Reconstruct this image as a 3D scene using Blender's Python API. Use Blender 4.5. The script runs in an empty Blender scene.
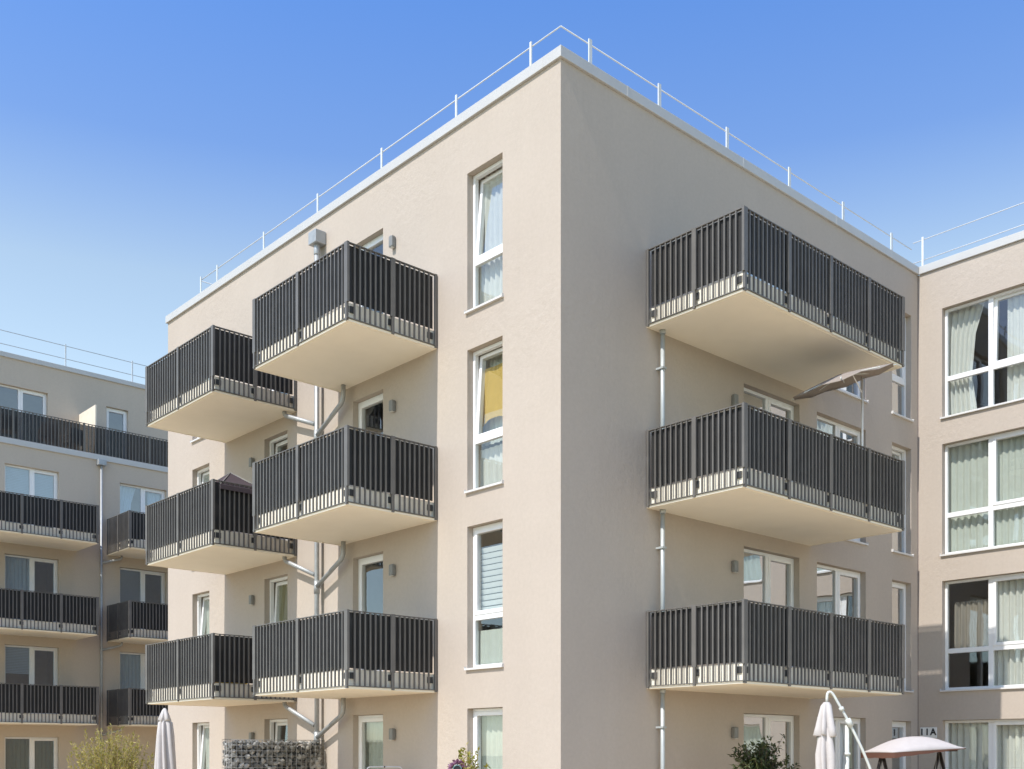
import bpy, bmesh, math, random
from mathutils import Vector, Matrix
random.seed(7)
R = math.radians
scene = bpy.context.scene
COL = scene.collection

# ------------------------------------------------------------------ materials
def new_mat(name):
    m = bpy.data.materials.new(name); m.use_nodes = True
    nt = m.node_tree
    for n in list(nt.nodes): nt.nodes.remove(n)
    out = nt.nodes.new('ShaderNodeOutputMaterial')
    return m, nt, out

def N(nt, typ, **kw):
    n = nt.nodes.new(typ)
    for k, v in kw.items():
        if k in n.inputs.keys() if isinstance(k, str) else False: n.inputs[k].default_value = v
        else: setattr(n, k, v)
    return n

def mat(name, col, rough=0.6, metal=0.0, var=0.06, vscale=6.0, bump=0.0, bscale=120.0, spec=0.5, coords='Object', stretch=(1, 1, 1)):
    m, nt, out = new_mat(name)
    b = nt.nodes.new('ShaderNodeBsdfPrincipled')
    nt.links.new(b.outputs[0], out.inputs[0])
    b.inputs['Roughness'].default_value = rough
    b.inputs['Metallic'].default_value = metal
    b.inputs['Specular IOR Level'].default_value = spec
    tc = nt.nodes.new('ShaderNodeTexCoord')
    mp = nt.nodes.new('ShaderNodeMapping'); mp.inputs['Scale'].default_value = stretch
    nt.links.new(tc.outputs[coords], mp.inputs[0])
    no = nt.nodes.new('ShaderNodeTexNoise'); no.inputs['Scale'].default_value = vscale; no.inputs['Detail'].default_value = 6
    nt.links.new(mp.outputs[0], no.inputs['Vector'])
    ra = nt.nodes.new('ShaderNodeValToRGB')
    ra.color_ramp.elements[0].position = 0.3; ra.color_ramp.elements[1].position = 0.7
    ra.color_ramp.elements[0].color = tuple(max(0, c * (1 - var)) for c in col) + (1,)
    ra.color_ramp.elements[1].color = tuple(min(1, c * (1 + var)) for c in col) + (1,)
    nt.links.new(no.outputs[0], ra.inputs[0]); nt.links.new(ra.outputs[0], b.inputs['Base Color'])
    if bump > 0:
        n2 = nt.nodes.new('ShaderNodeTexNoise'); n2.inputs['Scale'].default_value = bscale; n2.inputs['Detail'].default_value = 4
        nt.links.new(mp.outputs[0], n2.inputs['Vector'])
        bp = nt.nodes.new('ShaderNodeBump'); bp.inputs['Strength'].default_value = bump; bp.inputs['Distance'].default_value = 0.004
        nt.links.new(n2.outputs[0], bp.inputs['Height']); nt.links.new(bp.outputs[0], b.inputs['Normal'])
    return m

def plaster(name, col):
    m, nt, out = new_mat(name)
    L = nt.links.new
    b = nt.nodes.new('ShaderNodeBsdfPrincipled'); L(b.outputs[0], out.inputs[0])
    b.inputs['Roughness'].default_value = 0.92; b.inputs['Specular IOR Level'].default_value = 0.2
    tc = nt.nodes.new('ShaderNodeTexCoord')
    # broad uneven tint
    n1 = nt.nodes.new('ShaderNodeTexNoise'); n1.inputs['Scale'].default_value = 0.55; n1.inputs['Detail'].default_value = 5
    # rain streaks: stretched vertically
    mp = nt.nodes.new('ShaderNodeMapping'); mp.inputs['Scale'].default_value = (3.0, 3.0, 0.22)
    n2 = nt.nodes.new('ShaderNodeTexNoise'); n2.inputs['Scale'].default_value = 1.0; n2.inputs['Detail'].default_value = 6
    n3 = nt.nodes.new('ShaderNodeTexNoise'); n3.inputs['Scale'].default_value = 16; n3.inputs['Detail'].default_value = 5; n3.inputs['Roughness'].default_value = .7
    L(tc.outputs['Object'], n1.inputs['Vector']); L(tc.outputs['Object'], mp.inputs[0]); L(mp.outputs[0], n2.inputs['Vector']); L(tc.outputs['Object'], n3.inputs['Vector'])
    def mul(a, s):
        q = nt.nodes.new('ShaderNodeMath'); q.operation = 'MULTIPLY'; L(a, q.inputs[0]); q.inputs[1].default_value = s; return q.outputs[0]
    def add(a, c):
        q = nt.nodes.new('ShaderNodeMath'); q.operation = 'ADD'; L(a, q.inputs[0]); L(c, q.inputs[1]); return q.outputs[0]
    h = add(add(mul(n1.outputs[0], 0.35), mul(n2.outputs[0], 0.15)), mul(n3.outputs[0], 0.50))
    ra = nt.nodes.new('ShaderNodeValToRGB')
    ra.color_ramp.elements[0].position = 0.35; ra.color_ramp.elements[1].position = 0.65
    ra.color_ramp.elements[0].color = (col[0] * .94, col[1] * .935, col[2] * .93, 1)
    ra.color_ramp.elements[1].color = (min(1, col[0] * 1.05), min(1, col[1] * 1.05), min(1, col[2] * 1.05), 1)
    L(h, ra.inputs[0]); L(ra.outputs[0], b.inputs['Base Color'])
    # render grain plus slight trowel undulation
    n4 = nt.nodes.new('ShaderNodeTexNoise'); n4.inputs['Scale'].default_value = 140; n4.inputs['Detail'].default_value = 2
    n5 = nt.nodes.new('ShaderNodeTexNoise'); n5.inputs['Scale'].default_value = 2.2; n5.inputs['Detail'].default_value = 5
    L(tc.outputs['Object'], n4.inputs['Vector']); L(tc.outputs['Object'], n5.inputs['Vector'])
    b1 = nt.nodes.new('ShaderNodeBump'); b1.inputs['Strength'].default_value = 0.35; b1.inputs['Distance'].default_value = 0.02
    b2 = nt.nodes.new('ShaderNodeBump'); b2.inputs['Strength'].default_value = 0.6; b2.inputs['Distance'].default_value = 0.003
    # patches where the render was rubbed rougher
    n6 = nt.nodes.new('ShaderNodeTexNoise'); n6.inputs['Scale'].default_value = 7; n6.inputs['Detail'].default_value = 6; n6.inputs['Roughness'].default_value = .65
    n7 = nt.nodes.new('ShaderNodeTexNoise'); n7.inputs['Scale'].default_value = 0.42; n7.inputs['Detail'].default_value = 3
    L(tc.outputs['Object'], n6.inputs['Vector']); L(tc.outputs['Object'], n7.inputs['Vector'])
    mk = nt.nodes.new('ShaderNodeMapRange'); mk.inputs['From Min'].default_value = .47; mk.inputs['From Max'].default_value = .62; L(n7.outputs[0], mk.inputs['Value'])
    ml = nt.nodes.new('ShaderNodeMath'); ml.operation = 'MULTIPLY_ADD'; L(mk.outputs['Result'], ml.inputs[0]); ml.inputs[1].default_value = .55; ml.inputs[2].default_value = .06
    b3 = nt.nodes.new('ShaderNodeBump'); b3.inputs['Distance'].default_value = 0.024; L(ml.outputs[0], b3.inputs['Strength']); L(n6.outputs[0], b3.inputs['Height'])
    L(n5.outputs[0], b1.inputs['Height']); L(n4.outputs[0], b2.inputs['Height']); L(b1.outputs[0], b3.inputs['Normal']); L(b3.outputs[0], b2.inputs['Normal']); L(b2.outputs[0], b.inputs['Normal'])
    return m

def glass_mat(name, tint, base=0.14, gain=0.85):
    m, nt, out = new_mat(name); L = nt.links.new
    tr = nt.nodes.new('ShaderNodeBsdfTransparent'); tr.inputs[0].default_value = tint + (1,)
    gl = nt.nodes.new('ShaderNodeBsdfGlossy'); gl.inputs['Roughness'].default_value = 0.0; gl.inputs[0].default_value = (0.94, 0.97, 1, 1)
    lw = nt.nodes.new('ShaderNodeLayerWeight'); lw.inputs['Blend'].default_value = 0.5
    pw = nt.nodes.new('ShaderNodeMath'); pw.operation = 'POWER'; pw.inputs[1].default_value = 3.0; L(lw.outputs['Facing'], pw.inputs[0])
    ma = nt.nodes.new('ShaderNodeMath'); ma.operation = 'MULTIPLY_ADD'; ma.inputs[1].default_value = gain; ma.inputs[2].default_value = base; ma.use_clamp = True
    L(pw.outputs[0], ma.inputs[0])
    tc = nt.nodes.new('ShaderNodeTexCoord'); no = nt.nodes.new('ShaderNodeTexNoise'); no.inputs['Scale'].default_value = 1.3; no.inputs['Detail'].default_value = 1
    L(tc.outputs['Object'], no.inputs['Vector'])
    bp = nt.nodes.new('ShaderNodeBump'); bp.inputs['Strength'].default_value = 0.25; bp.inputs['Distance'].default_value = 0.02
    L(no.outputs[0], bp.inputs['Height']); L(bp.outputs[0], gl.inputs['Normal'])
    mx = nt.nodes.new('ShaderNodeMixShader'); L(ma.outputs[0], mx.inputs[0]); L(tr.outputs[0], mx.inputs[1]); L(gl.outputs[0], mx.inputs[2])
    L(mx.outputs[0], out.inputs[0]); return m

def fabric_mat(name, col, trans=0.25, rough=0.9):
    m, nt, out = new_mat(name); L = nt.links.new
    d = nt.nodes.new('ShaderNodeBsdfDiffuse'); t = nt.nodes.new('ShaderNodeBsdfTranslucent')
    tc = nt.nodes.new('ShaderNodeTexCoord'); no = nt.nodes.new('ShaderNodeTexNoise'); no.inputs['Scale'].default_value = 9; no.inputs['Detail'].default_value = 5
    L(tc.outputs['Object'], no.inputs['Vector'])
    ra = nt.nodes.new('ShaderNodeValToRGB'); ra.color_ramp.elements[0].color = tuple(c * .9 for c in col) + (1,); ra.color_ramp.elements[1].color = tuple(min(1, c * 1.06) for c in col) + (1,)
    L(no.outputs[0], ra.inputs[0]); L(ra.outputs[0], d.inputs[0]); L(ra.outputs[0], t.inputs[0])
    mx = nt.nodes.new('ShaderNodeMixShader'); mx.inputs[0].default_value = trans
    L(d.outputs[0], mx.inputs[1]); L(t.outputs[0], mx.inputs[2]); L(mx.outputs[0], out.inputs[0]); return m

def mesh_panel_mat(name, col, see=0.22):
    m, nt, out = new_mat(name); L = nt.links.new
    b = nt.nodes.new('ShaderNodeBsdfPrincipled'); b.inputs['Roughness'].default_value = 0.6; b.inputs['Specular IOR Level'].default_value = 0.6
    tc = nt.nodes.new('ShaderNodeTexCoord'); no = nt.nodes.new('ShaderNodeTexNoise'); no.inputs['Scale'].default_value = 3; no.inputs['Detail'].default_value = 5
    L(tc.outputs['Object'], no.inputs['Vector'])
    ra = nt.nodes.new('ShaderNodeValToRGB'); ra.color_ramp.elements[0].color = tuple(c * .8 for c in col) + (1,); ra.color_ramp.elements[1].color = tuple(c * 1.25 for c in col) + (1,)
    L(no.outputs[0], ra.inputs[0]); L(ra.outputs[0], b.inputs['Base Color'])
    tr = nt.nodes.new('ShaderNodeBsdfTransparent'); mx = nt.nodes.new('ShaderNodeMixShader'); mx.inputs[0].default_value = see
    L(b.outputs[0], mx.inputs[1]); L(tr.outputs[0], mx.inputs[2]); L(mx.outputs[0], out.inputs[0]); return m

def leaf_mat(name, c1, c2, trans=0.3):
    m, nt, out = new_mat(name); L = nt.links.new
    d = nt.nodes.new('ShaderNodeBsdfPrincipled'); d.inputs['Roughness'].default_value = 0.5; t = nt.nodes.new('ShaderNodeBsdfTranslucent')
    g = nt.nodes.new('ShaderNodeNewGeometry')
    ra = nt.nodes.new('ShaderNodeValToRGB'); ra.color_ramp.elements[0].color = c1 + (1,); ra.color_ramp.elements[1].color = c2 + (1,)
    L(g.outputs['Random Per Island'], ra.inputs[0]); L(ra.outputs[0], d.inputs['Base Color']); L(ra.outputs[0], t.inputs[0])
    mx = nt.nodes.new('ShaderNodeMixShader'); mx.inputs[0].default_value = trans
    L(d.outputs[0], mx.inputs[1]); L(t.outputs[0], mx.inputs[2]); L(mx.outputs[0], out.inputs[0]); return m

M = {}
WALLC = (0.468, 0.407, 0.347)
M['plaster'] = plaster('beige plaster', WALLC)
M['plaster_grey'] = plaster('greige plaster', (0.53, 0.455, 0.37))
M['coping'] = mat('white coated coping', (0.49, 0.485, 0.47), rough=0.4, var=0.03, vscale=2)
M['pvc'] = mat('white window frame', (0.80, 0.80, 0.79), rough=0.35, var=0.02)
M['sill'] = mat('aluminium sill', (0.66, 0.65, 0.63), rough=0.4, var=0.04)
M['slab'] = mat('painted balcony concrete', (0.86, 0.80, 0.67), rough=0.8, var=0.022, vscale=2.2, bump=0.15, bscale=60)
M['rail'] = mat('anthracite steel', (0.130, 0.122, 0.112), rough=0.42, var=0.12, vscale=4)
M['bracket'] = mat('dark bracket steel', (0.05, 0.05, 0.05), rough=0.5)
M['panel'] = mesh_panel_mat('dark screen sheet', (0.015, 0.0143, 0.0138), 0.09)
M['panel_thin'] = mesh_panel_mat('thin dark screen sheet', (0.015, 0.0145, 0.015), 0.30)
M['zinc'] = mat('zinc pipe', (0.38, 0.395, 0.40), rough=0.5, metal=0.4, var=0.1, vscale=8)
M['galv'] = mat('galvanised rail', (0.62, 0.64, 0.65), rough=0.5, metal=0.0, var=0.05)
M['pipe'] = mat('painted grey pipe', (0.42, 0.45, 0.45), rough=0.45, metal=0.2, var=0.06)
M['lamp'] = mat('grey lamp housing', (0.22, 0.22, 0.21), rough=0.45)
M['lens'] = mat('lamp lens', (0.6, 0.58, 0.52), rough=0.3)
M['glass'] = glass_mat('window glass', (0.92, 0.95, 0.92), 0.12, 0.8)
M['glass_shade'] = glass_mat('coated window glass', (0.78, 0.83, 0.82), 0.50, 1.0)
M['glass_blue'] = glass_mat('sky tinted window glass', (0.66, 0.80, 0.93), 0.24, 1.0)  # blue in the transmitted tint stands in for reflected sky
M['curtain'] = fabric_mat('white curtain', (0.86, 0.86, 0.82), 0.3)
M['sheer'] = fabric_mat('greenish sheer curtain', (0.74, 0.78, 0.72), 0.3)
M['blind'] = fabric_mat('white blind', (0.80, 0.81, 0.80), 0.2)
M['yellow'] = fabric_mat('yellow cloth', (0.72, 0.50, 0.16), 0.25)
M['brownblind'] = fabric_mat('taupe blind', (0.30, 0.27, 0.24), 0.1)
M['olive'] = fabric_mat('olive curtain', (0.36, 0.34, 0.20), 0.2)
M['room'] = mat('interior paint', (0.34, 0.32, 0.29), rough=0.9)
M['joint'] = mat('dark joint filler', (0.20, 0.16, 0.15), rough=0.9)
M['paving'] = mat('sandy paving', (0.54, 0.425, 0.285), rough=0.9, var=0.12, vscale=2.0, bump=0.3, bscale=30)
M['ground'] = mat('dry lawn', (0.20, 0.20, 0.10), rough=1.0, var=0.35, vscale=1.5, bump=0.5, bscale=40)
M['cloth_white'] = fabric_mat('pale parasol cloth', (0.60, 0.565, 0.545), 0.12)
M['cloth_taupe'] = fabric_mat('taupe parasol cloth', (0.37, 0.32, 0.28), 0.2)
M['cloth_purple'] = fabric_mat('dark purple cloth', (0.095, 0.076, 0.082), 0.1)
M['cloth_swing'] = fabric_mat('cream swing canopy', (0.54, 0.50, 0.485), 0.08)
M['cloth_brown'] = fabric_mat('reddish brown cloth', (0.16, 0.085, 0.065), 0.2)
M['dark_metal'] = mat('dark brown steel', (0.035, 0.026, 0.022), rough=0.4)
M['white_metal'] = mat('white powder coated tube', (0.60, 0.62, 0.58), rough=0.35)
M['silver'] = mat('brushed aluminium tube', (0.62, 0.63, 0.64), rough=0.3, metal=0.8)
M['stone'] = None
M['wire'] = mat('galvanised wire', (0.30, 0.29, 0.27), rough=0.5, metal=0.3)
M['bark'] = mat('bark', (0.14, 0.10, 0.07), rough=0.9)
M['leaf_dark'] = leaf_mat('dark glossy leaves', (0.028, 0.044, 0.014), (0.085, 0.105, 0.03), 0.2)
M['leaf_yellow'] = leaf_mat('yellow green leaves', (0.27, 0.27, 0.045), (0.52, 0.43, 0.14), 0.3)
M['leaf_green'] = leaf_mat('fresh leaves', (0.13, 0.16, 0.02), (0.38, 0.33, 0.05), 0.3)
M['twig'] = mat('dry twigs', (0.30, 0.22, 0.13), rough=0.9)
M['purple_petal'] = leaf_mat('purple petals', (0.13, 0.05, 0.10), (0.28, 0.13, 0.21), 0.1)
M['teal'] = mat('teal enamel', (0.12, 0.22, 0.23), rough=0.3)
M['terracotta'] = mat('terracotta', (0.42, 0.20, 0.11), rough=0.8, bump=0.2)
M['wicker'] = mat('pale rattan', (0.42, 0.34, 0.27), rough=0.7, var=0.25, vscale=40)
M['orange'] = mat('orange fabric', (0.75, 0.33, 0.05), rough=0.9)
M['cushion_yellow'] = mat('yellow fabric', (0.78, 0.56, 0.10), rough=0.9)
M['plate'] = mat('white enamel plate', (0.78, 0.78, 0.76), rough=0.3)
M['ink'] = mat('black enamel', (0.015, 0.015, 0.018), rough=0.35)
M['divider'] = mat('cream divider board', (0.74, 0.66, 0.54), rough=0.8)
M['cushion_grey'] = mat('grey outdoor fabric', (0.16, 0.16, 0.17), rough=0.9)

def stone_mat():
    m, nt, out = new_mat('quarry stone'); L = nt.links.new
    b = nt.nodes.new('ShaderNodeBsdfPrincipled'); b.inputs['Roughness'].default_value = 0.9
    g = nt.nodes.new('ShaderNodeNewGeometry'); ra = nt.nodes.new('ShaderNodeValToRGB')
    ra.color_ramp.elements[0].color = (0.10, 0.096, 0.085, 1); ra.color_ramp.elements[1].color = (0.50, 0.48, 0.44, 1)
    e = ra.color_ramp.elements.new(0.6); e.color = (0.21, 0.205, 0.185, 1)
    L(g.outputs['Random Per Island'], ra.inputs[0]); L(ra.outputs[0], b.inputs['Base Color']); L(b.outputs[0], out.inputs[0]); return m
M['stone'] = stone_mat()

# ------------------------------------------------------------------ mesh helpers
class Fr:
    """facade frame: u along the wall, d out of the wall, z up"""
    def __init__(s, org, t, n): s.o, s.t, s.n = Vector(org), Vector(t), Vector(n)
    def __call__(s, u, d, z): return s.o + s.t * u + s.n * d + Vector((0, 0, z))
WORLD = Fr((0, 0, 0), (1, 0, 0), (0, 1, 0))

class MB:
    def __init__(s): s.bm = bmesh.new()
    def box(s, fr, u0, u1, d0, d1, z0, z1, shear=None):
        vs = []
        for (u, d, z) in ((u0, d0, z0), (u1, d0, z0), (u1, d1, z0), (u0, d1, z0), (u0, d0, z1), (u1, d0, z1), (u1, d1, z1), (u0, d1, z1)):
            if shear: d = d - (z - shear[0]) * shear[1]
            vs.append(s.bm.verts.new(fr(u, d, z)))
        fs = []
        for f in ((0, 1, 2, 3), (4, 5, 6, 7), (0, 1, 5, 4), (1, 2, 6, 5), (2, 3, 7, 6), (3, 0, 4, 7)):
            fs.append(s.bm.faces.new([vs[i] for i in f]))
        bmesh.ops.recalc_face_normals(s.bm, faces=fs)
        return s
    def quad(s, *pts):
        return s.bm.faces.new([s.bm.verts.new(Vector(p)) for p in pts])
    def tube(s, pts, r, seg=10, cap=True):
        pts = [Vector(p) for p in pts]; rs = r if isinstance(r, (list, tuple)) else [r] * len(pts)
        rings = []; up = None
        for i, p in enumerate(pts):
            t = (pts[min(i + 1, len(pts) - 1)] - pts[max(i - 1, 0)]).normalized()
            if up is None:
                up = Vector((0, 0, 1)) if abs(t.z) < 0.9 else Vector((1, 0, 0))
            a = t.cross(up)
            if a.length < 1e-5: a = t.cross(Vector((0, 1, 0)))
            a.normalize(); b = a.cross(t).normalized(); up = b
            rings.append([s.bm.verts.new(p + a * math.cos(2 * math.pi * k / seg) * rs[i] + b * math.sin(2 * math.pi * k / seg) * rs[i]) for k in range(seg)])
        fs = []
        for i in range(len(rings) - 1):
            for k in range(seg):
                f = s.bm.faces.new([rings[i][k], rings[i][(k + 1) % seg], rings[i + 1][(k + 1) % seg], rings[i + 1][k]]); f.smooth = True; fs.append(f)
        if cap:
            fs.append(s.bm.faces.new(rings[0])); fs.append(s.bm.faces.new(rings[-1]))
        bmesh.ops.recalc_face_normals(s.bm, faces=fs)
        return s
    def loft(s, rings, smooth=True, close=True, cap=False):
        rr = [[s.bm.verts.new(Vector(p)) for p in ring] for ring in rings]
        fs = []
        n = len(rr[0])
        for i in range(len(rr) - 1):
            for k in range(n if close else n - 1):
                f = s.bm.faces.new([rr[i][k], rr[i][(k + 1) % n], rr[i + 1][(k + 1) % n], rr[i + 1][k]]); f.smooth = smooth; fs.append(f)
        if cap: fs.append(s.bm.faces.new(rr[0])); fs.append(s.bm.faces.new(rr[-1]))
        bmesh.ops.recalc_face_normals(s.bm, faces=fs)
        return s
    def build(s, name, material, parent=None, shift=None, bevel=0.0):
        if bevel > 0:
            bmesh.ops.bevel(s.bm, geom=[e for e in s.bm.edges if e.is_manifold and e.calc_face_angle(0) > 0.6], offset=bevel, segments=2, affect='EDGES', profile=0.5)
        me = bpy.data.meshes.new(name); 
        if shift is not None: bmesh.ops.translate(s.bm, verts=s.bm.verts, vec=-Vector(shift))
        s.bm.to_mesh(me); s.bm.free(); me.materials.append(material)
        o = bpy.data.objects.new(name, me); COL.objects.link(o)
        if parent: o.parent = parent
        return o

def round_path(pts, r=0.08, n=5):
    pts = [Vector(p) for p in pts]; out = [pts[0]]
    for i in range(1, len(pts) - 1):
        a, b, c = pts[i - 1], pts[i], pts[i + 1]
        p = b + (a - b).normalized() * min(r, (a - b).length * .45); q = b + (c - b).normalized() * min(r, (c - b).length * .45)
        for k in range(n + 1):
            t = k / n; out.append(p * (1 - t) ** 2 + b * 2 * t * (1 - t) + q * t * t)
    out.append(pts[-1]); return out

def tag(o, label=None, cat=None, group=None, kind=None):
    if label: o['label'] = label
    if cat: o['category'] = cat
    if group: o['group'] = group
    if kind: o['kind'] = kind
    return o

def thing(name, label, cat, loc=(0, 0, 0), group=None, rz=0.0):
    o = bpy.data.objects.new(name, None); COL.objects.link(o); o.location = loc; o.rotation_euler = (0, 0, rz)
    o.empty_display_size = 0.3
    return tag(o, label, cat, group)

# ------------------------------------------------------------------ building kit
def facade(mb, fr, u0, u1, z0, z1, holes, reveal=0.32):
    us = sorted({u0, u1, *[h[0] for h in holes], *[h[1] for h in holes]})
    zs = sorted({z0, z1, *[h[2] for h in holes], *[h[3] for h in holes]})
    cache = {}
    def v(u, z):
        k = (round(u, 4), round(z, 4))
        if k not in cache: cache[k] = mb.bm.verts.new(fr(u, 0, z))
        return cache[k]
    def orient(f, want):
        f.normal_update()
        if f.normal.dot(want) < 0: f.normal_flip()
    for i in range(len(us) - 1):
        for j in range(len(zs) - 1):
            cu, cz = (us[i] + us[i + 1]) / 2, (zs[j] + zs[j + 1]) / 2
            if any(h[0] < cu < h[1] and h[2] < cz < h[3] for h in holes): continue
            f = mb.bm.faces.new([v(us[i], zs[j]), v(us[i + 1], zs[j]), v(us[i + 1], zs[j + 1]), v(us[i], zs[j + 1])])
            orient(f, fr.n)
    for (a, b, c, d) in holes:
        for (p, q, want) in (((a, c), (a, d), fr.t), ((b, c), (b, d), -fr.t), ((a, c), (b, c), Vector((0, 0, 1))), ((a, d), (b, d), Vector((0, 0, -1)))):
            f = mb.quad(fr(p[0], 0, p[1]), fr(q[0], 0, q[1]), fr(q[0], -reveal, q[1]), fr(p[0], -reveal, p[1]))
            orient(f, want)

def frame_ring(mb, fr, u0, u1, z0, z1, w, d0, d1, shear=None, wb=None):
    wb = wb or w
    mb.box(fr, u0, u0 + w, d0, d1, z0, z1, shear)
    mb.box(fr, u1 - w, u1, d0, d1, z0, z1, shear)
    mb.box(fr, u0 + w, u1 - w, d0, d1, z1 - w, z1, shear)
    mb.box(fr, u0 + w, u1 - w, d0, d1, z0, z0 + wb, shear)

def drape(mb, fr, u0, u1, z0, z1, d, amp=0.035, pitch=0.13, slack=0.0, hem=0.0, seed=0):
    rnd = random.Random(seed)
    n = max(8, int((u1 - u0) / pitch * 8)); ph = rnd.random() * 6
    rows = [z1, z1 - (z1 - z0) * .3, z1 - (z1 - z0) * .65, z0]
    rings = []
    for j, z in enumerate(rows):
        ring = []
        for i in range(n + 1):
            t = i / n; u = u0 + (u1 - u0) * t
            w = math.sin(2 * math.pi * (u - u0) / pitch + ph + .7 * math.sin(3.1 * u + ph)) + .35 * math.sin(5.3 * (u - u0) / pitch + j * .4)
            uu = u
            if slack: uu = u0 + (u1 - u0) * t * (1 - slack * math.sin(math.pi * j / 3.0 * .8))
            ring.append(fr(uu, d + amp * w * (.6 + .4 * j / 3), z + (hem * math.sin(7 * t + ph) if j == 3 else 0)))
        rings.append(ring)
    mb.loft(rings, close=False)

def slats(mb, fr, u0, u1, z0, z1, d, pitch=0.07):
    z = z0
    while z < z1 - pitch * .5:
        mb.quad(fr(u0, d - .012, z), fr(u1, d - .012, z), fr(u1, d + .014, z + pitch * .78), fr(u0, d + .014, z + pitch * .78))
        z += pitch

seed_counter = [0]
def window(root, fr, u0, u1, z0, z1, kind, curtain='curtain', glass='glass', tilt=0.0, sill=True, rec=0.115, label=None, part='window', shift=None):
    """kind: transom1 (one column, fixed light below), double, double_transom, door"""
    seed_counter[0] += 1; sd = seed_counter[0]
    g = 0.004
    a, b, c, d = u0 + g, u1 - g, z0 + g, z1 - g
    f0, f1 = -rec - 0.075, -rec
    mb = MB()
    frame_ring(mb, fr, a, b, c, d, 0.055, f0, f1)
    panes = MB(); sash = MB(); has_sash = False
    def pane(p, q, r, s, sh=None):
        vs = []
        for (u, z) in ((p, r), (q, r), (q, s), (p, s)):
            dd = -rec - 0.035
            if sh: dd -= (z - sh[0]) * sh[1]
            vs.append(fr(u, dd, z))
        f = panes.quad(*vs); f.normal_update()
        if f.normal.dot(fr.n) < 0: f.normal_flip()
    def put_sash(p, q, r, s, k=0.0, w=0.065):
        nonlocal has_sash; has_sash = True
        sh = (r, k) if k else None
        frame_ring(sash, fr, p, q, r, s, w, f0 + .002 - (.02 if k else 0), f1 + .012 - (.02 if k else 0), sh)
        pane(p + w - .005, q - w + .005, r + w - .005, s - w + .005, sh)
    zt = z0 + (z1 - z0) * 0.36
    if kind == 'transom1':
        mb.box(fr, a + .055, b - .055, f0, f1, zt - .045, zt + .045)
        put_sash(a + .05, b - .05, zt + .04, d - .05, tilt)
        pane(a + .05, b - .05, c + .05, zt - .04)
    elif kind == 'door':
        put_sash(a + .05, b - .05, c + .05, d - .05, tilt, 0.075)
    elif kind == 'double':
        m = (a + b) / 2
        mb.box(fr, m - .045, m + .045, f0, f1, c + .055, d - .055)
        pane(a + .05, m - .04, c + .05, d - .05)
        put_sash(m + .04, b - .05, c + .05, d - .05, tilt)
    elif kind == 'double_transom':
        m = (a + b) / 2
        mb.box(fr, m - .05, m + .05, f0, f1, c + .055, d - .055)
        mb.box(fr, a + .055, m - .05, f0, f1, zt - .05, zt + .05)
        mb.box(fr, m + .05, b - .055, f0, f1, zt - .05, zt + .05)
        put_sash(m + .045, b - .05, zt + .045, d - .05, tilt)
        # u runs away from the camera on the wing; the opening light is the one nearer the corner or farther, both get glass
        pane(a + .05, m - .045, zt + .045, d - .05)
        pane(a + .05, m - .045, c + .05, zt - .045); pane(m + .045, b - .05, c + .05, zt - .045)
    w = mb.build(part, M['pvc'], root, shift, bevel=0.006)
    if label: w['label'] = label
    if has_sash: sash.build('sash', M['pvc'], w, bevel=0.006)  if shift is None else sash.build('sash', M['pvc'], w, shift, bevel=0.006)
    panes.build('pane', M[glass], w, shift)
    if sill:
        sb = MB(); sb.box(fr, u0 - .03, u1 + .03, -rec + .004, .045, z0 - .028, z0 + .003)
        sb.box(fr, u0 - .03, u0 - .022, -.0, .045, z0 + .003, z0 + .03); sb.box(fr, u1 + .022, u1 + .03, 0.0, .045, z0 + .003, z0 + .03)
        sb.build('sill', M['sill'], w, shift)
    # what hangs behind the glass
    cd = -rec - 0.17
    cu0, cu1, cz0, cz1 = u0 - .12, u1 + .30, z0 - .02, z1 + .12
    def cur(name, m, fn):
        cb = MB(); fn(cb); cb.build(name, M[m], w, shift)
    if curtain == 'curtain': cur('curtain', 'curtain', lambda q: drape(q, fr, cu0, cu1, cz0, cz1, cd, seed=sd))
    elif curtain == 'sheer': cur('curtain', 'sheer', lambda q: drape(q, fr, cu0, cu1, cz0, cz1, cd, amp=.02, seed=sd))
    elif curtain == 'olive': cur('curtain', 'olive', lambda q: drape(q, fr, cu0, cu1, cz0, cz1, cd, seed=sd))
    elif curtain == 'split':
        wd = cu1 - cu0
        cur('curtain', 'curtain', lambda q: (drape(q, fr, cu0 + wd * .02, cu0 + wd * .40, cz0, cz1, cd, slack=.35, seed=sd), drape(q, fr, cu0 + wd * .58, cu1 - wd * .02, cz0, cz1, cd, seed=sd + 50)))
    elif curtain == 'dim':
        mm = (u0 + u1) / 2
        cur('curtain', 'brownblind', lambda q: drape(q, fr, u0 + .08, mm - .16, zt + .05, z1 - .42, cd - .1, amp=.035, hem=.03, seed=sd))  # dark taupe on this half of the curtain paints in its shade
        cur('curtain', 'curtain', lambda q: drape(q, fr, mm - .02, cu1, cz0, cz1, cd, seed=sd + 3))
    elif curtain == 'middle':
        wd = cu1 - cu0
        cur('curtain', 'curtain', lambda q: drape(q, fr, cu0 + wd * .10, cu0 + wd * .90, zt + .1, cz1 - .35, cd - .45, amp=.04, hem=.02, seed=sd))
    elif curtain == 'half':
        wd = cu1 - cu0
        cur('curtain', 'curtain', lambda q: drape(q, fr, cu0, cu0 + wd * .5, cz0, cz1, cd, seed=sd))
    elif curtain == 'blind': cur('blind', 'blind', lambda q: slats(q, fr, cu0, cu1, cz0, cz1, cd + .08, .05))
    elif curtain == 'blind_left':
        cur('blind', 'blind', lambda q: slats(q, fr, cu0, (cu0 + cu1) / 2, cz1 - 1.0, cz1, cd + .08, .05))
    elif curtain == 'taupe_left':
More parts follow.
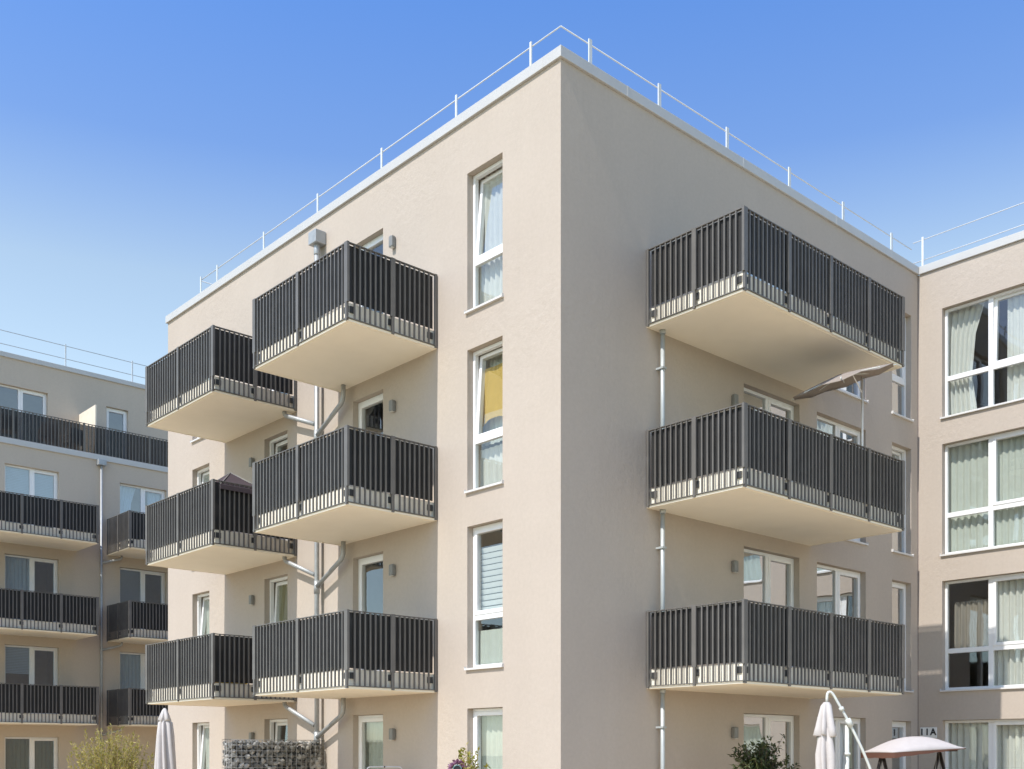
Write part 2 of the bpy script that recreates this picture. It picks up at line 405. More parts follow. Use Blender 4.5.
        cur('blind', 'brownblind', lambda q: q.box(fr, cu0, (cu0 + cu1) / 2, cd + .09, cd + .1, cz0, cz1))
    elif curtain == 'shutter_towel':
        cur('blind', 'blind', lambda q: slats(q, fr, cu0 + .32, cu1, zt, z1 - .36, cd + .05, .095))
        cur('towel', 'sheer', lambda q: drape(q, fr, cu0 + .30, cu1, cz0, zt - .20, cd + .05, amp=.012, pitch=.3, hem=.02, seed=sd))
    elif curtain == 'yellow':
        cur('curtain', 'sheer', lambda q: drape(q, fr, cu0, cu1 + .1, zt, cz1, cd - .12, amp=.02, seed=sd + 9))
        cur('yellow_cloth', 'yellow', lambda q: drape(q, fr, cu0 + .26, cu1 + .1, zt + .30, z1 - .28, cd + .02, amp=.012, pitch=.35, hem=.06, seed=sd))
        cur('curtain', 'curtain', lambda q: drape(q, fr, cu0 + .28, cu1, cz0, zt - .10, cd, amp=.02, hem=.08, seed=sd))
    return w

def balcony(root, fr, u0, u1, D, ztop, H=1.18, bays=2, side_bays=2, shift=None, label=None):
    zb = ztop - H
    mb = MB()
    mb.box(fr, u0 + .075, u1 - .075, -.01, D - .075, zb + .085, zb + .27)          # slab edge
    mb.box(fr, u0 + .02, u1 - .02, -.012, D - .02, zb - .035, zb - .004)            # drip lip
    mb.box(fr, u0 + .076, u1 - .076, -.011, D - .076, zb - .004, zb + .085)
    slab = mb.build('balcony', M['slab'], root, shift)
    dr = MB(); zz = zb - .035
    dr.box(fr, u0 + .07, u1 - .07, D - .085, D - .07, zz - .008, zz + .001); dr.box(fr, u0 + .07, u0 + .085, .01, D - .085, zz - .008, zz + .001); dr.box(fr, u1 - .085, u1 - .07, .01, D - .085, zz - .008, zz + .001)
    dr.build('drip_edge', M['slab'], slab, shift)
    if label: slab['label'] = label
    ra = MB(); posts = []; brs = []
    pitch = 0.104
    def run(lo, hi, n, boxer, first=True, last=True):
        ps = [lo + (hi - lo) * i / n for i in range(n + 1)]
        for i in range(n):
            a, b = ps[i] + (.04 if i else .045), ps[i + 1] - (.04 if i < n - 1 else .045)
            k = max(1, round((b - a) / pitch))
            for j in range(1, k):
                boxer(a + (b - a) * j / k)
        return ps
    zl, zh = zb + .012, ztop - .014
    ps = run(u0, u1, bays, lambda u: ra.box(fr, u - .012, u + .012, D - .028, D - .002, zl, zh))
    sd0 = run(0.035, D, side_bays, lambda d: (ra.box(fr, u0 + .002, u0 + .028, d - .012, d + .012, zl, zh), ra.box(fr, u1 - .028, u1 - .002, d - .012, d + .012, zl, zh)))
    for (z0, z1) in ((ztop - .014, ztop), (zb, zb + .012)):
        ra.box(fr, u0 - .003, u1 + .003, D - .047, D + .003, z0, z1)
        ra.box(fr, u0 - .003, u0 + .047, .012, D - .047, z0, z1)
        ra.box(fr, u1 - .047, u1 + .003, .012, D - .047, z0, z1)
    ra.build('railing', M['rail'], slab, shift)
    pw = .040
    def post(a0, a1, b0, b1):
        q = MB(); q.box(fr, a0, a1, b0, b1, zb + .25, ztop + .006)
        ma, mb_ = (a0 + a1) / 2, (b0 + b1) / 2; ha, hb = min((a1 - a0) / 2, .022), min((b1 - b0) / 2, .022)
        q.box(fr, ma - ha, ma + ha, mb_ - hb, mb_ + hb, zb - .03, zb + .25); q.build('post', M['rail'], slab, shift)
    for i, u in enumerate(ps):
        if i == 0: post(u0 - .006, u0 + .085, D - .036, D + .006)
        elif i == len(ps) - 1: post(u1 - .085, u1 + .006, D - .036, D + .006)
        else: post(u - pw, u + pw, D - .036, D + .006)
    for d in sd0[:-1]:
        e = pw if d > .1 else .02
        post(u0 - .006, u0 + .036, d - e, d + e); post(u1 - .036, u1 + .006, d - e, d + e)
    class bk:
        @staticmethod
        def box(*a):
            q = MB(); q.box(*a); q.build('bracket', M['bracket'], slab, shift)
    for i, u in enumerate(ps):
        uu = u0 + .12 if i == 0 else (u1 - .12 if i == len(ps) - 1 else u)
        bk.box(fr, uu - .055, uu + .055, D - .076, D - .054, zb + .12, zb + .22)
    for d in sd0:
        dd = D - .14 if d == sd0[-1] else d + (.08 if d < .1 else 0)
        bk.box(fr, u0 + .054, u0 + .076, dd - .05, dd + .05, zb + .12, zb + .22)
        bk.box(fr, u1 - .076, u1 - .054, dd - .05, dd + .05, zb + .12, zb + .22)
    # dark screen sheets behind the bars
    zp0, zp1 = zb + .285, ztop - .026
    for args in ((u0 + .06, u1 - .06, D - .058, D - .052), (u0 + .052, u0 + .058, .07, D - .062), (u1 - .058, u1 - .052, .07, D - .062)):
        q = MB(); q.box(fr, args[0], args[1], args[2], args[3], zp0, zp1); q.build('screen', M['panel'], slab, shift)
    return slab

def coping(mb, x0, x1, y0, y1, z0, z1, w=0.38):
    mb.box(WORLD, x0, x1, y0, y0 + w, z0, z1); mb.box(WORLD, x0, x1, y1 - w, y1, z0, z1)
    mb.box(WORLD, x0, x0 + w, y0 + w, y1 - w, z0, z1); mb.box(WORLD, x1 - w, x1, y0 + w, y1 - w, z0, z1)

# ------------------------------------------------------------------ main block
LX, LY, ZTOP = 10.685, 13.13, 11.825
FL = Fr((0, 0, 0), (0, 1, 0), (-1, 0, 0))
FR_ = Fr((0, 0, 0), (1, 0, 0), (0, -1, 0))
FB = Fr((0, LY, 0), (1, 0, 0), (0, 1, 0))
FE = Fr((LX, 0, 0), (0, 1, 0), (1, 0, 0))
main = thing('apartment_building', 'beige four storey corner block with three tiers of dark balconies on both faces', 'building')
HL, SL = [2.405, 5.32, 8.15, 10.985], [.20, 3.045, 5.88, 8.76]
HD = [2.38, 5.25, 8.11, 10.955]
HR, SR = [2.385, 5.29, 8.12, 10.93], [.15, 2.99, 5.85, 8.69]
HW, SW = [2.372, 5.277, 8.136, 10.971], [.15, 2.995, 5.82, 8.685]
left_holes, right_holes = [], []
lw = []
curt_near = ['sheer', 'shutter_towel', 'yellow', 'curtain']
for k in range(4):
    lw.append((FL, 1.275, 2.125, SL[k], HL[k], 'transom1', curt_near[k], 'glass', [0, 0, .07, .085][k], True, 'window'))
    lw.append((FL, 11.03, 11.86, SL[k], HL[k] - .03, 'transom1', 'sheer', 'glass', [.08, .08, .07, .07][k], True, 'window'))
    lw.append((FL, 4.44, 5.385, HD[k] - 2.2, HD[k], 'door', ['sheer', 'none', 'none', 'none'][k], 'glass', 0, False, 'balcony_door'))
    lw.append((FL, 7.69, 8.605, HD[k] - 2.2, HD[k], 'door', ['none', 'olive', 'none', 'none'][k], 'glass', .05, False, 'balcony_door'))
    lw.append((FR_, 4.48, 6.205, HR[k] - 2.22, HR[k], 'double', ['none', 'none', 'taupe_left', 'none'][k], 'glass_shade', 0, False, 'balcony_door'))
    lw.append((FR_, 6.79, 8.56, SR[k], HR[k], 'double', ['sheer', 'none', 'none', 'blind_left'][k], 'glass_shade', 0, True, 'window'))
    lw.append((FR_, 9.60, 10.40, SR[k], HR[k] - .03, 'transom1' if k else 'door', ['none', 'half', 'sheer', 'sheer'][k], 'glass_shade', [0, 0, .06, .06][k], k > 0, 'window'))
wall = MB()
facade(wall, FL, 0, LY, 0, ZTOP, [(w[1], w[2], w[3], w[4]) for w in lw if w[0] is FL])
facade(wall, FR_, 0, LX, 0, ZTOP, [(w[1], w[2], w[3], w[4]) for w in lw if w[0] is FR_])
facade(wall, FB, 0, LX, 0, ZTOP, []); facade(wall, FE, 0, LY, 0, ZTOP, [])
wall.quad((0, 0, ZTOP - .12), (LX, 0, ZTOP - .12), (LX, LY, ZTOP - .12), (0, LY, ZTOP - .12))
bmesh.ops.remove_doubles(wall.bm, verts=wall.bm.verts, dist=1e-5)
wall.build('wall', M['plaster'], main)
for w in lw: window(main, w[0], w[1], w[2], w[3], w[4], w[5], w[6], w[7], w[8], w[9], part=w[10])
rf = MB()
coping(rf, -.045, LX - .002, -.045, LY + .045, ZTOP + .002, ZTOP + .165)
for yy in (1.2, 4.2, 7.2, 10.2): rf.box(WORLD, -.048, .34, yy, yy + .05, ZTOP - .001, ZTOP + .168)
for xx in (1.4, 4.4, 7.4): rf.box(WORLD, xx, xx + .05, -.048, .34, ZTOP - .001, ZTOP + .168)
rf.build('coping', M['coping'], main, bevel=0.006)
itr = MB()
for k in range(4):
    itr.box(WORLD, .35, LX - .35, .35, LY - .35, 2.85 * k - .05, 2.85 * k + .12)
itr.box(WORLD, 4.0, 4.1, 4.0, LY - .35, .2, ZTOP - .2); itr.box(WORLD, 4.1, LX - .35, 4.0, 4.1, .2, ZTOP - .2)
itr.box(WORLD, .35, 4.0, 3.2, 3.3, .2, ZTOP - .2); itr.box(WORLD, .35, 4.0, 9.6, 9.7, .2, ZTOP - .2); itr.box(WORLD, .35, 4.0, 6.3, 6.4, .2, ZTOP - .2)
itr.box(WORLD, 9.2, 9.3, .35, 4.0, .2, ZTOP - .2); itr.box(WORLD, 6.45, 6.55, .35, 4.0, .2, ZTOP - .2); itr.box(WORLD, 3.6, 3.7, .35, 3.2, .2, ZTOP - .2)
itr.build('interior', M['room'], main)
GT = [3.92, 6.77, 9.62]
for zt in GT:
    balcony(main, FL, 2.885, 5.84, 1.78, zt - .012, bays=2)
    balcony(main, FL, 7.325, 10.29, 1.78, zt - .012, bays=2)
    balcony(main, FR_, 1.892, 6.585, 1.86, zt, bays=4)

# rain water pipes
dp = MB(); dp.tube([(-.13, 6.4, .05), (-.13, 6.4, 11.3)], .046, 14)
pipe = dp.build('downpipe', M['zinc'], main)
hp = MB(); hp.box(FL, 6.27, 6.53, .01, .24, 11.29, 11.53); hp.tube([(-.13, 6.4, 11.10), (-.13, 6.4, 11.29)], .058, 14)
hp.build('rain_hopper', M['zinc'], pipe, bevel=.01)
for zt in GT:
    zs = zt - 1.18 - .03
    q = MB(); q.tube(round_path([(-.17, 5.44, zs), (-.17, 5.44, zs - .30), (-.145, 6.36, zs - .72)], .12), .042, 12); q.build('branch_pipe', M['zinc'], pipe)
    q = MB(); q.tube(round_path([(-.17, 7.52, zs), (-.17, 7.50, zs - .10), (-.145, 6.44, zs - .50)], .10), .042, 12); q.build('branch_pipe', M['zinc'], pipe)
    q = MB(); q.tube([(-.13, 6.4, zs - .86), (-.13, 6.4, zs - .62)], .056, 14); q.build('pipe_socket', M['zinc'], pipe)
    q = MB(); q.box(FL, 6.33, 6.47, -.01, .17, zs - 1.3, zs - 1.26); q.build('pipe_clip', M['zinc'], pipe)
dp = MB(); zlo = .05
for zt in GT + [12.3]:
    zs = zt - 1.18 - .035
    if zt < 12: dp.tube([(2.18, -.10, max(.05, zlo)), (2.18, -.10, zs)], .036, 12)
    zlo = zt - 1.18 + .27
pipe2 = dp.build('downpipe', M['pipe'], main)
for zt in GT:
    zs = zt - 1.18 - .035
    q = MB(); q.tube([(2.18, -.10, zs - .06), (2.18, -.10, zs)], .048, 12); q.build('pipe_socket', M['pipe'], pipe2)
    q = MB(); q.box(FR_, 2.13, 2.225, -.01, .145, zs - .62, zs - .59); q.build('pipe_clip', M['pipe'], pipe2)
# roof edge safety rail
rr = MB(); Z1, Z0 = 12.58, 12.28
for z in (Z1, Z0):
    rr.tube([(.3, 12.08, z), (.3, .3, z)], .011, 8); rr.tube([(.3, .3, z), (LX + .3, .3, z)], .011, 8); rr.tube([(.3, 12.08, z), (3.2, 12.08, z)], .011, 8)
rail = rr.build('roof_railing', M['galv'], main)
for y in (.93, 2.74, 4.87, 7.02, 9.12, 11.2, 12.0):
    q = MB(); q.box(WORLD, .265, .285, y - .02, y + .02, ZTOP - .1, Z1 + .06); q.build('railing_post', M['galv'], rail)
for x in (.91, 2.55, 4.38, 6.30, 8.18, 10.09):
    q = MB(); q.box(WORLD, x - .034, x + .034, .265, .285, ZTOP - .1, Z1 + .06); q.build('railing_post', M['galv'], rail)

# ------------------------------------------------------------------ wing on the right
FW = Fr((LX, 0, 0), (0, 1, 0), (-1, 0, 0))
WY = -10.0
wing = thing('apartment_building', 'beige wing at the right edge joining the corner block with wide white four pane windows', 'building', (LX, 0, 0))
SH = (LX, 0, 0)
ww = []
cw = ['curtain', 'dim', 'sheer', 'split']
for k in range(4):
    ww.append((-2.46, -.535, SW[k], HW[k], cw[k], [0, .0, 0, .05][k]))
    ww.append((-5.6, -3.66, SW[k], HW[k], ['sheer', 'curtain', 'sheer', 'curtain'][k], 0))
    ww.append((-8.8, -6.9, SW[k], HW[k], ['curtain', 'sheer', 'curtain', 'sheer'][k], 0))
wall = MB()
facade(wall, FW, WY, -.012, 0, ZTOP, [w[:4] for w in ww])
facade(wall, Fr((LX, WY, 0), (1, 0, 0), (0, -1, 0)), 0, 9, 0, ZTOP, [])
facade(wall, Fr((LX + 9, 0, 0), (0, 1, 0), (1, 0, 0)), WY, LY, 0, ZTOP, [])
facade(wall, Fr((LX, LY, 0), (1, 0, 0), (0, 1, 0)), .02, 9, 0, ZTOP, [])
facade(wall, Fr((LX + .02, 0, 0), (0, 1, 0), (-1, 0, 0)), .004, LY, 0, ZTOP, [])
wall.quad((LX, WY, ZTOP - .12), (LX + 9, WY, ZTOP - .12), (LX + 9, LY, ZTOP - .12), (LX + .02, LY, ZTOP - .12))
bmesh.ops.remove_doubles(wall.bm, verts=wall.bm.verts, dist=1e-5)
wall.build('wall', M['plaster'], wing, SH)
for w in ww:
    # mirror so that the opening light is the one farther from the corner block
    FWm = Fr((LX, w[0] + w[1], 0), (0, -1, 0), (-1, 0, 0))
    window(wing, FWm, w[0], w[1], w[2], w[3], 'double_transom', w[4], 'glass', w[5], True, shift=SH)
cp = MB()
cp.box(WORLD, LX - .045, LX + .34, WY - .045, -.047, ZTOP + .002, ZTOP + .165)
cp.box(WORLD, LX + .34, LX + 9.04, WY - .045, WY + .34, ZTOP + .002, ZTOP + .165)
cp.build('coping', M['coping'], wing, SH, bevel=.008)
jt = MB(); jt.box(WORLD, LX - .004, LX + .012, -.016, -.001, .02, ZTOP); jt.build('joint', M['joint'], wing, SH)
itr = MB()
for k in range(4): itr.box(WORLD, LX + .35, LX + 8.6, WY + .35, -.35, 2.85 * k - .05, 2.85 * k + .12)
itr.box(WORLD, LX + 3.2, LX + 3.3, WY + .35, -.35, .2, ZTOP - .2); itr.box(WORLD, LX + .35, LX + 3.2, -3.1, -3.0, .2, ZTOP - .2); itr.box(WORLD, LX + .35, LX + 3.2, -6.3, -6.2, .2, ZTOP - .2)
itr.build('interior', M['room'], wing, SH)
rr = MB()
for z in (12.70, 12.26): rr.tube([(LX + .3, .26, z), (LX + .3, WY + .3, z)], .011, 8)
rail = rr.build('roof_railing', M['galv'], wing, SH)
for y in (.03, -2.4, -4.6, -6.8, -9.0):
    q = MB(); q.box(WORLD, LX + .265, LX + .285, y - .022, y + .022, ZTOP - .1, 12.75); q.build('railing_post', M['galv'], rail, SH)

# ------------------------------------------------------------------ block at the far left
YW, YS = 24.2, 26.0
FA = Fr((0, YW, 0), (1, 0, 0), (0, -1, 0)); FS = Fr((0, YS, 0), (1, 0, 0), (0, -1, 0))
far = thing('apartment_building', 'shaded greige block at the left edge with set back top storey and long balconies', 'building', (0, YW, 0))
SF = (0, YW, 0)
X0, X1 = -9.0, 9.0
aw = []
hs = [2.19, 5.06, 7.88, 10.69]
for k in range(4):
    aw.append((-.25, 1.40, hs[k] - 2.2, hs[k], ['olive', 'blind_left', 'half', 'blind'][k], 'window'))
    if k: aw.append((3.38, 5.0, hs[k] - 2.2, hs[k], ['none', 'sheer', 'taupe_left', 'split'][k], 'window'))
    aw.append((-6.2, -4.5, hs[k] - 2.2, hs[k], 'sheer', 'window'))
sw = [(-.07, 1.67, 11.55, 13.72, 'none'), (3.64, 4.42, 11.55, 13.72, 'none'), (-5.5, -3.8, 11.55, 13.72, 'none')]
wall = MB()
facade(wall, FA, X0, X1, 0, 11.30, [w[:4] for w in aw])
facade(wall, FS, X0 + .5, X1 - .5, 11.40, 14.6, [w[:4] for w in sw])
wall.box(WORLD, X0 + .01, X1 - .01, YW + .35, YW + 11, 11.1, 11.40)
for (fr, a, b, z0, z1) in ((Fr((X0, 0, 0), (0, 1, 0), (-1, 0, 0)), YW, YW + 11, 0, 11.3), (Fr((X1, 0, 0), (0, 1, 0), (1, 0, 0)), YW, YW + 11, 0, 11.3),
                           (Fr((0, YW + 11, 0), (1, 0, 0), (0, 1, 0)), X0, X1, 0, 11.3), (Fr((X0 + .5, 0, 0), (0, 1, 0), (-1, 0, 0)), YS, YW + 10, 11.4, 14.6),
                           (Fr((X1 - .5, 0, 0), (0, 1, 0), (1, 0, 0)), YS, YW + 10, 11.4, 14.6), (Fr((0, YW + 10, 0), (1, 0, 0), (0, 1, 0)), X0 + .5, X1 - .5, 11.4, 14.6)):
    facade(wall, fr, a, b, z0, z1, [])
wall.quad((X0 + .5, YS, 14.5), (X1 - .5, YS, 14.5), (X1 - .5, YW + 10, 14.5), (X0 + .5, YW + 10, 14.5))
wall.build('wall', M['plaster_grey'], far, SF)
for w in aw: window(far, FA, w[0], w[1], w[2], w[3], 'double', w[4], 'glass_blue', 0, False, shift=SF, part=w[5])
for i, w in enumerate(sw): window(far, FS, w[0], w[1], w[2], w[3], 'double' if i != 1 else 'door', w[4], 'glass_blue', 0, False, shift=SF)
cp = MB()
cp.box(WORLD, X0 - .03, X1 + .03, YW - .05, YW + .34, 11.30, 11.48)
cp.box(WORLD, X0 + .45, X1 - .45, YS - .05, YS + .34, 14.602, 14.76)
cp.build('coping', M['coping'], far, SF, bevel=.008)
itr = MB()
for k in range(4): itr.box(WORLD, X0 + .35, X1 - .35, YW + .35, YW + 6, hs[k] - 2.45, hs[k] - 2.22)
itr.box(WORLD, X0 + .35, X1 - .35, YW + 3.4, YW + 3.5, .1, 11); itr.box(WORLD, X0 + 1, X1 - 1, YS + 3, YS + 3.1, 11.42, 14.4)
itr.box(WORLD, 2.2, 2.3, YW + .35, YW + 3.4, .1, 11); itr.box(WORLD, 2.6, 2.7, YS + .35, YS + 3, 11.42, 14.4)
itr.build('interior', M['room'], far, SF)
for zt in (3.75, 6.54, 9.40):
    balcony(far, FA, -3.75, 1.98, 1.8, zt, H=1.15, bays=5, side_bays=2, shift=SF)
    balcony(far, FA, 2.94, 5.9, 1.8, zt, H=1.15, bays=2, side_bays=2, shift=SF)
# terrace guard on the parapet
ra = MB(); fr = FA
nb = 8; span = (X1 - X0 - .4) / nb
for i in range(nb):
    a, b = X0 + .2 + i * span + .03, X0 + .2 + (i + 1) * span - .03
    n = round((b - a) / .112)
    for j in range(1, n): 
        u = a + (b - a) * j / n; ra.box(fr, u - .012, u + .012, -.012, .018, 11.50, 12.41)
ra.box(fr, X0 + .2, X1 - .2, -.022, .024, 12.41, 12.425); ra.box(fr, X0 + .2, X1 - .2, -.022, .022, 11.488, 11.50)
tg = ra.build('terrace_railing', M['rail'], far, SF)
for i in range(nb + 1):
    u = X0 + .2 + i * span; q = MB(); q.box(fr, u - .028, u + .028, -.03, .03, 11.48, 12.43); q.build('post', M['rail'], tg, SF)
q = MB(); q.box(fr, X0 + .25, X1 - .25, -.036, -.03, 11.50, 12.38); q.build('screen', M['panel_thin'], tg, SF)
q = MB(); q.box(WORLD, 2.70, 2.745, 24.55, YS + .01, 11.40, 13.22); q.build('terrace_divider', M['divider'], far, SF)
dp = MB(); dp.tube([(2.73, YW - .09, .05), (2.73, YW - .09, 11.2)], .038, 12)
pipe = dp.build('downpipe', M['zinc'], far, SF)
q = MB(); q.box(WORLD, 2.60, 2.86, YW - .2, YW + .01, 11.12, 11.30); q.build('rain_hopper', M['zinc'], pipe, SF, bevel=.01)
for zt in (3.75, 6.54, 9.40):
    zs = zt - 1.18
    q = MB(); q.tube(round_path([(3.35, YW - .25, zs - .02), (3.32, YW - .25, zs - .12), (2.74, YW - .1, zs - .3)], .06), .038, 10); q.build('branch_pipe', M['zinc'], pipe, SF)
rr = MB()
for z in (15.58, 15.14): rr.tube([(X0 + .8, YS + .35, z), (X1 - .8, YS + .35, z)], .011, 8)
rail = rr.build('roof_railing', M['zinc'], far, SF)
for i in range(8):
    x = 2.37 + (i - 4) * 2.33
    q = MB(); q.box(WORLD, x - .022, x + .022, YS + .31, YS + .33, 14.5, 15.63); q.build('railing_post', M['galv'], rail, SF)

# ------------------------------------------------------------------ wall lamps
def wall_lamp(label):
    t = thing('wall_lamp', label, 'wall lamp', group='grey box wall lamps beside the balcony doors')
    q = MB(); q.box(WORLD, -.04, .04, 0, .012, -.085, .085); q.build('mounting_plate', M['lamp'], t, bevel=.003)
    q = MB(); q.box(WORLD, -.052, .052, .012, .095, -.10, .10); q.build('housing', M['lamp'], t, bevel=.02)
    q = MB(); q.box(WORLD, -.036, .036, .025, .08, -.105, -.098); q.build('lens', M['lens'], t)
    return t
lamp0 = None
def place_lamp(p, rz, label):
    global lamp0
    if lamp0 is None:
        lamp0 = wall_lamp(label); t = lamp0
    else:
        t = lamp0.copy(); COL.objects.link(t); t['label'] = label
        for ch in lamp0.children:
            c = ch.copy(); COL.objects.link(c); c.parent = t
    t.location = p; t.rotation_euler = (0, 0, rz)
rowname = ['ground floor', 'first floor', 'second floor', 'top floor']
near_l = ['grey box wall lamp right of the ground floor glass door below the lowest centre balcony',
          'grey box wall lamp right of the dark door above the lowest centre balcony',
          'grey box wall lamp right of the dark door above the middle centre balcony',
          'sunlit grey box wall lamp on bright wall above the topmost centre balcony']
for k in range(4): place_lamp((0, 4.10, 2.02 + 2.85 * k), R(90), near_l[k])
far_l = ['grey box wall lamp just above the gabion wall, left of the tilted door',
         'grey box wall lamp left of the tilted door with olive curtain',
         'grey box wall lamp left of the small tilted door beside the purple parasol']
for k in range(3): place_lamp((0, 9.05, 2.02 + 2.85 * k), R(90), far_l[k])
right_l = ['grey box wall lamp on shaded right face, left of the door behind the dark bush',
           'grey box wall lamp on shaded right face above the lowest right balcony',
           'grey box wall lamp on shaded right face just under the topmost right balcony']
for k in range(3): place_lamp((4.16, 0, 2.04 + 2.85 * k), R(180), right_l[k])

# ------------------------------------------------------------------ house number
sg = thing('house_number_sign', 'small white house number plate reading 11A beside the inner corner of the wing', 'sign', (LX, -.235, 2.115))
q = MB(); q.box(Fr((0, 0, 0), (0, 1, 0), (-1, 0, 0)), -.19, .17, .002, .02, -.11, .115); q.build('plate', M['plate'], sg, bevel=.004)
cu = bpy.data.curves.new('number', 'FONT'); cu.body = '11A'; cu.size = .19; cu.space_character = 1.22; cu.align_x = 'CENTER'; cu.align_y = 'CENTER'; cu.extrude = .002; cu.offset = .006
cu.materials.append(M['ink'])
tmp = bpy.data.objects.new('number', cu); COL.objects.link(tmp); bpy.context.view_layer.update()
me = bpy.data.meshes.new_from_object(tmp.evaluated_get(bpy.context.evaluated_depsgraph_get())); bpy.data.objects.remove(tmp)
to = bpy.data.objects.new('number', me); COL.objects.link(to); to.parent = sg; to.location = (-.024, .0, .012); to.rotation_euler = (R(90), 0, R(-90))

# ------------------------------------------------------------------ parasols
def folded(mb, rows, folds=8, cx=0, cy=0, seg=64, depth=.28, lean=(0, 0), seed=1):
    rnd = random.Random(seed); ph = [rnd.random() * .9 for _ in range(folds)]
    rings = []
    z00 = rows[0][1]
    for (r, z, dp) in rows:
        ring = []
        for k in range(seg):
            a = 2 * math.pi * k / seg; f = int(k / seg * folds) % folds
            w = abs(math.sin(a * folds / 2 + .4 * math.sin(2 * a)))
            rr = r * (1 - dp + dp * w * (0.8 + .4 * ph[f]))
            tw = .35 * (z00 - z)
            ring.append((cx + rr * math.cos(a + tw) + lean[0] * (z00 - z), cy + rr * math.sin(a + tw) + lean[1] * (z00 - z), z + .02 * math.sin(a * folds / 2 + ph[f]) * dp))
        rings.append(ring)
    mb.loft(rings)
e = Vector((.74, -.672, 0))
# left market parasol, closed
p = thing('closed_parasol', 'closed pale pink parasol standing left of the sunlit wall by the yellow green shrub', 'parasol', (-2.86, 7.00, 0))
q = MB(); q.tube([(0, 0, .05), (0, 0, 2.47)], .022, 12); q.build('pole', M['white_metal'], p)
q = MB(); folded(q, [(.02, 2.48, 0), (.05, 2.44, .2), (.085, 2.36, .35), (.125, 2.27, .55), (.10, 2.25, .55)], 6, seed=3); q.build('vent_cap', M['cloth_white'], p)
q = MB(); folded(q, [(.05, 2.30, .2), (.125, 2.22, .5), (.15, 2.0, .6), (.17, 1.7, .62), (.195, 1.35, .66), (.20, 1.0, .66), (.16, .75, .6)], 7, seed=4); q.build('canopy', M['cloth_white'], p)
q = MB(); q.tube([(0, 0, 0), (0, 0, .08)], [.26, .24], 24); q.tube([(0, 0, .08), (0, 0, .38)], .035, 12); q.build('base', M['dark_metal'], p)
# cantilever parasol, closed
p = thing('cantilever_parasol', 'closed pale cantilever parasol hanging from a curved white arm below the right balconies', 'parasol', (2.68, -2.76, 0))
def E(a, z, off=0): return (e.x * a + .672 * off, e.y * a + .74 * off, z)
q = MB(); q.tube([E(.262, .06), E(.262, 2.09)], .030, 12); q.tube([E(.262, 1.66), E(.262, 1.70)], .05, 12); q.build('mast', M['white_metal'], p)
arm = round_path([E(-.05, 2.40, -.07), E(-.045, 2.56, -.07), E(.02, 2.57, -.07), E(.275, 2.12, -.07), E(.46, 1.74, -.07), E(.575, 1.46, -.07), E(.66, 1.1, -.07), E(.69, .7, -.07), E(.66, .34, -.03)], .09)
q = MB(); q.tube(arm, .020, 12); q.build('arm', M['white_metal'], p)
q = MB(); q.tube([E(.245, 2.18, -.07), E(.30, 2.075, -.07)], .042, 12); q.tube([E(.15, 2.345, -.07), E(.175, 2.30, -.07)], .036, 12); q.tube([E(.262, 2.10), E(.272, 2.12, -.07)], .026, 10); q.build('slider', M['white_metal'], p)
q = MB(); folded(q, [(.04, 2.42, .05), (.08, 2.37, .3), (.115, 2.22, .5), (.15, 2.05, .6), (.175, 1.95, .68), (.14, 1.93, .68)], 5, -.05 * e.x - .047, -.05 * e.y - .05, seed=8); q.build('vent_cap', M['cloth_white'], p)
q = MB(); folded(q, [(.08, 2.05, .2), (.115, 1.92, .45), (.155, 1.68, .55), (.15, 1.45, .6), (.12, 1.15, .55), (.15, .95, .6)], 5, -.06 * e.x - .047, -.06 * e.y - .05, seed=9); q.build('canopy', M['cloth_white'], p)
q = MB(); q.box(WORLD, -.35, .75, -.05, .05, 0, .06); q.box(WORLD, .15, .25, -.72, -.052, 0, .06); q.box(WORLD, .15, .25, .052, .4, 0, .06); q.tube([E(.62, .06), E(.66, .4, -.03)], .03, 10); q.build('base', M['dark_metal'], p)
# tilted parasol on the right middle balcony
BF = 5.86
p = thing('tilted_parasol', 'tilted taupe parasol open on thin white pole above the middle right balcony', 'parasol', (5.35, -1.76, 5.86))
q = MB(); q.tube([(0, .18, 0), (0, .18, .07)], [.24, .22], 20); q.box(WORLD, -.03, .03, -.02, .17, .07, .10); q.build('base', M['dark_metal'], p)
nrm = Vector((0, 0, 1)); 
# canopy axis: right side up, near edge lower
ax_r = Vector((.74, -.672, 0)); ax_f = Vector((.672, .74, 0))
uu = (ax_r * math.cos(R(17)) + Vector((0, 0, 1)) * math.sin(R(17))).normalized()
vv = (ax_f * math.cos(R(9)) + Vector((0, 0, 1)) * math.sin(R(9))); vv = (vv - uu * vv.dot(uu)).normalized(); nn = uu.cross(vv).normalized()
cc = Vector((0, 0, 1.905)) - ax_r * .44 - ax_f * .38
q = MB(); q.tube([(0, 0, 0), (0, 0, 2.11)], .018, 10); q.build('pole', M['plate'], p)
q = MB(); q.tube([(0, 0, 1.84), cc + uu * .18 + nn * .07], .010, 8); q.build('tilt_strut', M['plate'], p)
rings = []
for j in range(7):
    t = j / 6; ring = []
    for k in range(48):
        a = 2 * math.pi * k / 48; seg_a = (a % (math.pi / 4)) - math.pi / 8
        rr = .86 * math.cos(math.pi / 8) / math.cos(seg_a) * t
        sag = -.05 * t * (1 - abs(seg_a) / (math.pi / 8)) * t
        ring.append(cc + uu * rr * math.cos(a) + vv * rr * math.sin(a) + nn * (.13 * (1 - t ** 1.2) + sag * .7))
    rings.append(ring)
q = MB(); q.loft(rings[1:]); q.bm.faces.new([q.bm.verts.new(v) for v in rings[1]]); cano = q.build('canopy', M['cloth_taupe'], p)
so = cano.modifiers.new('thick', 'SOLIDIFY'); so.thickness = .003
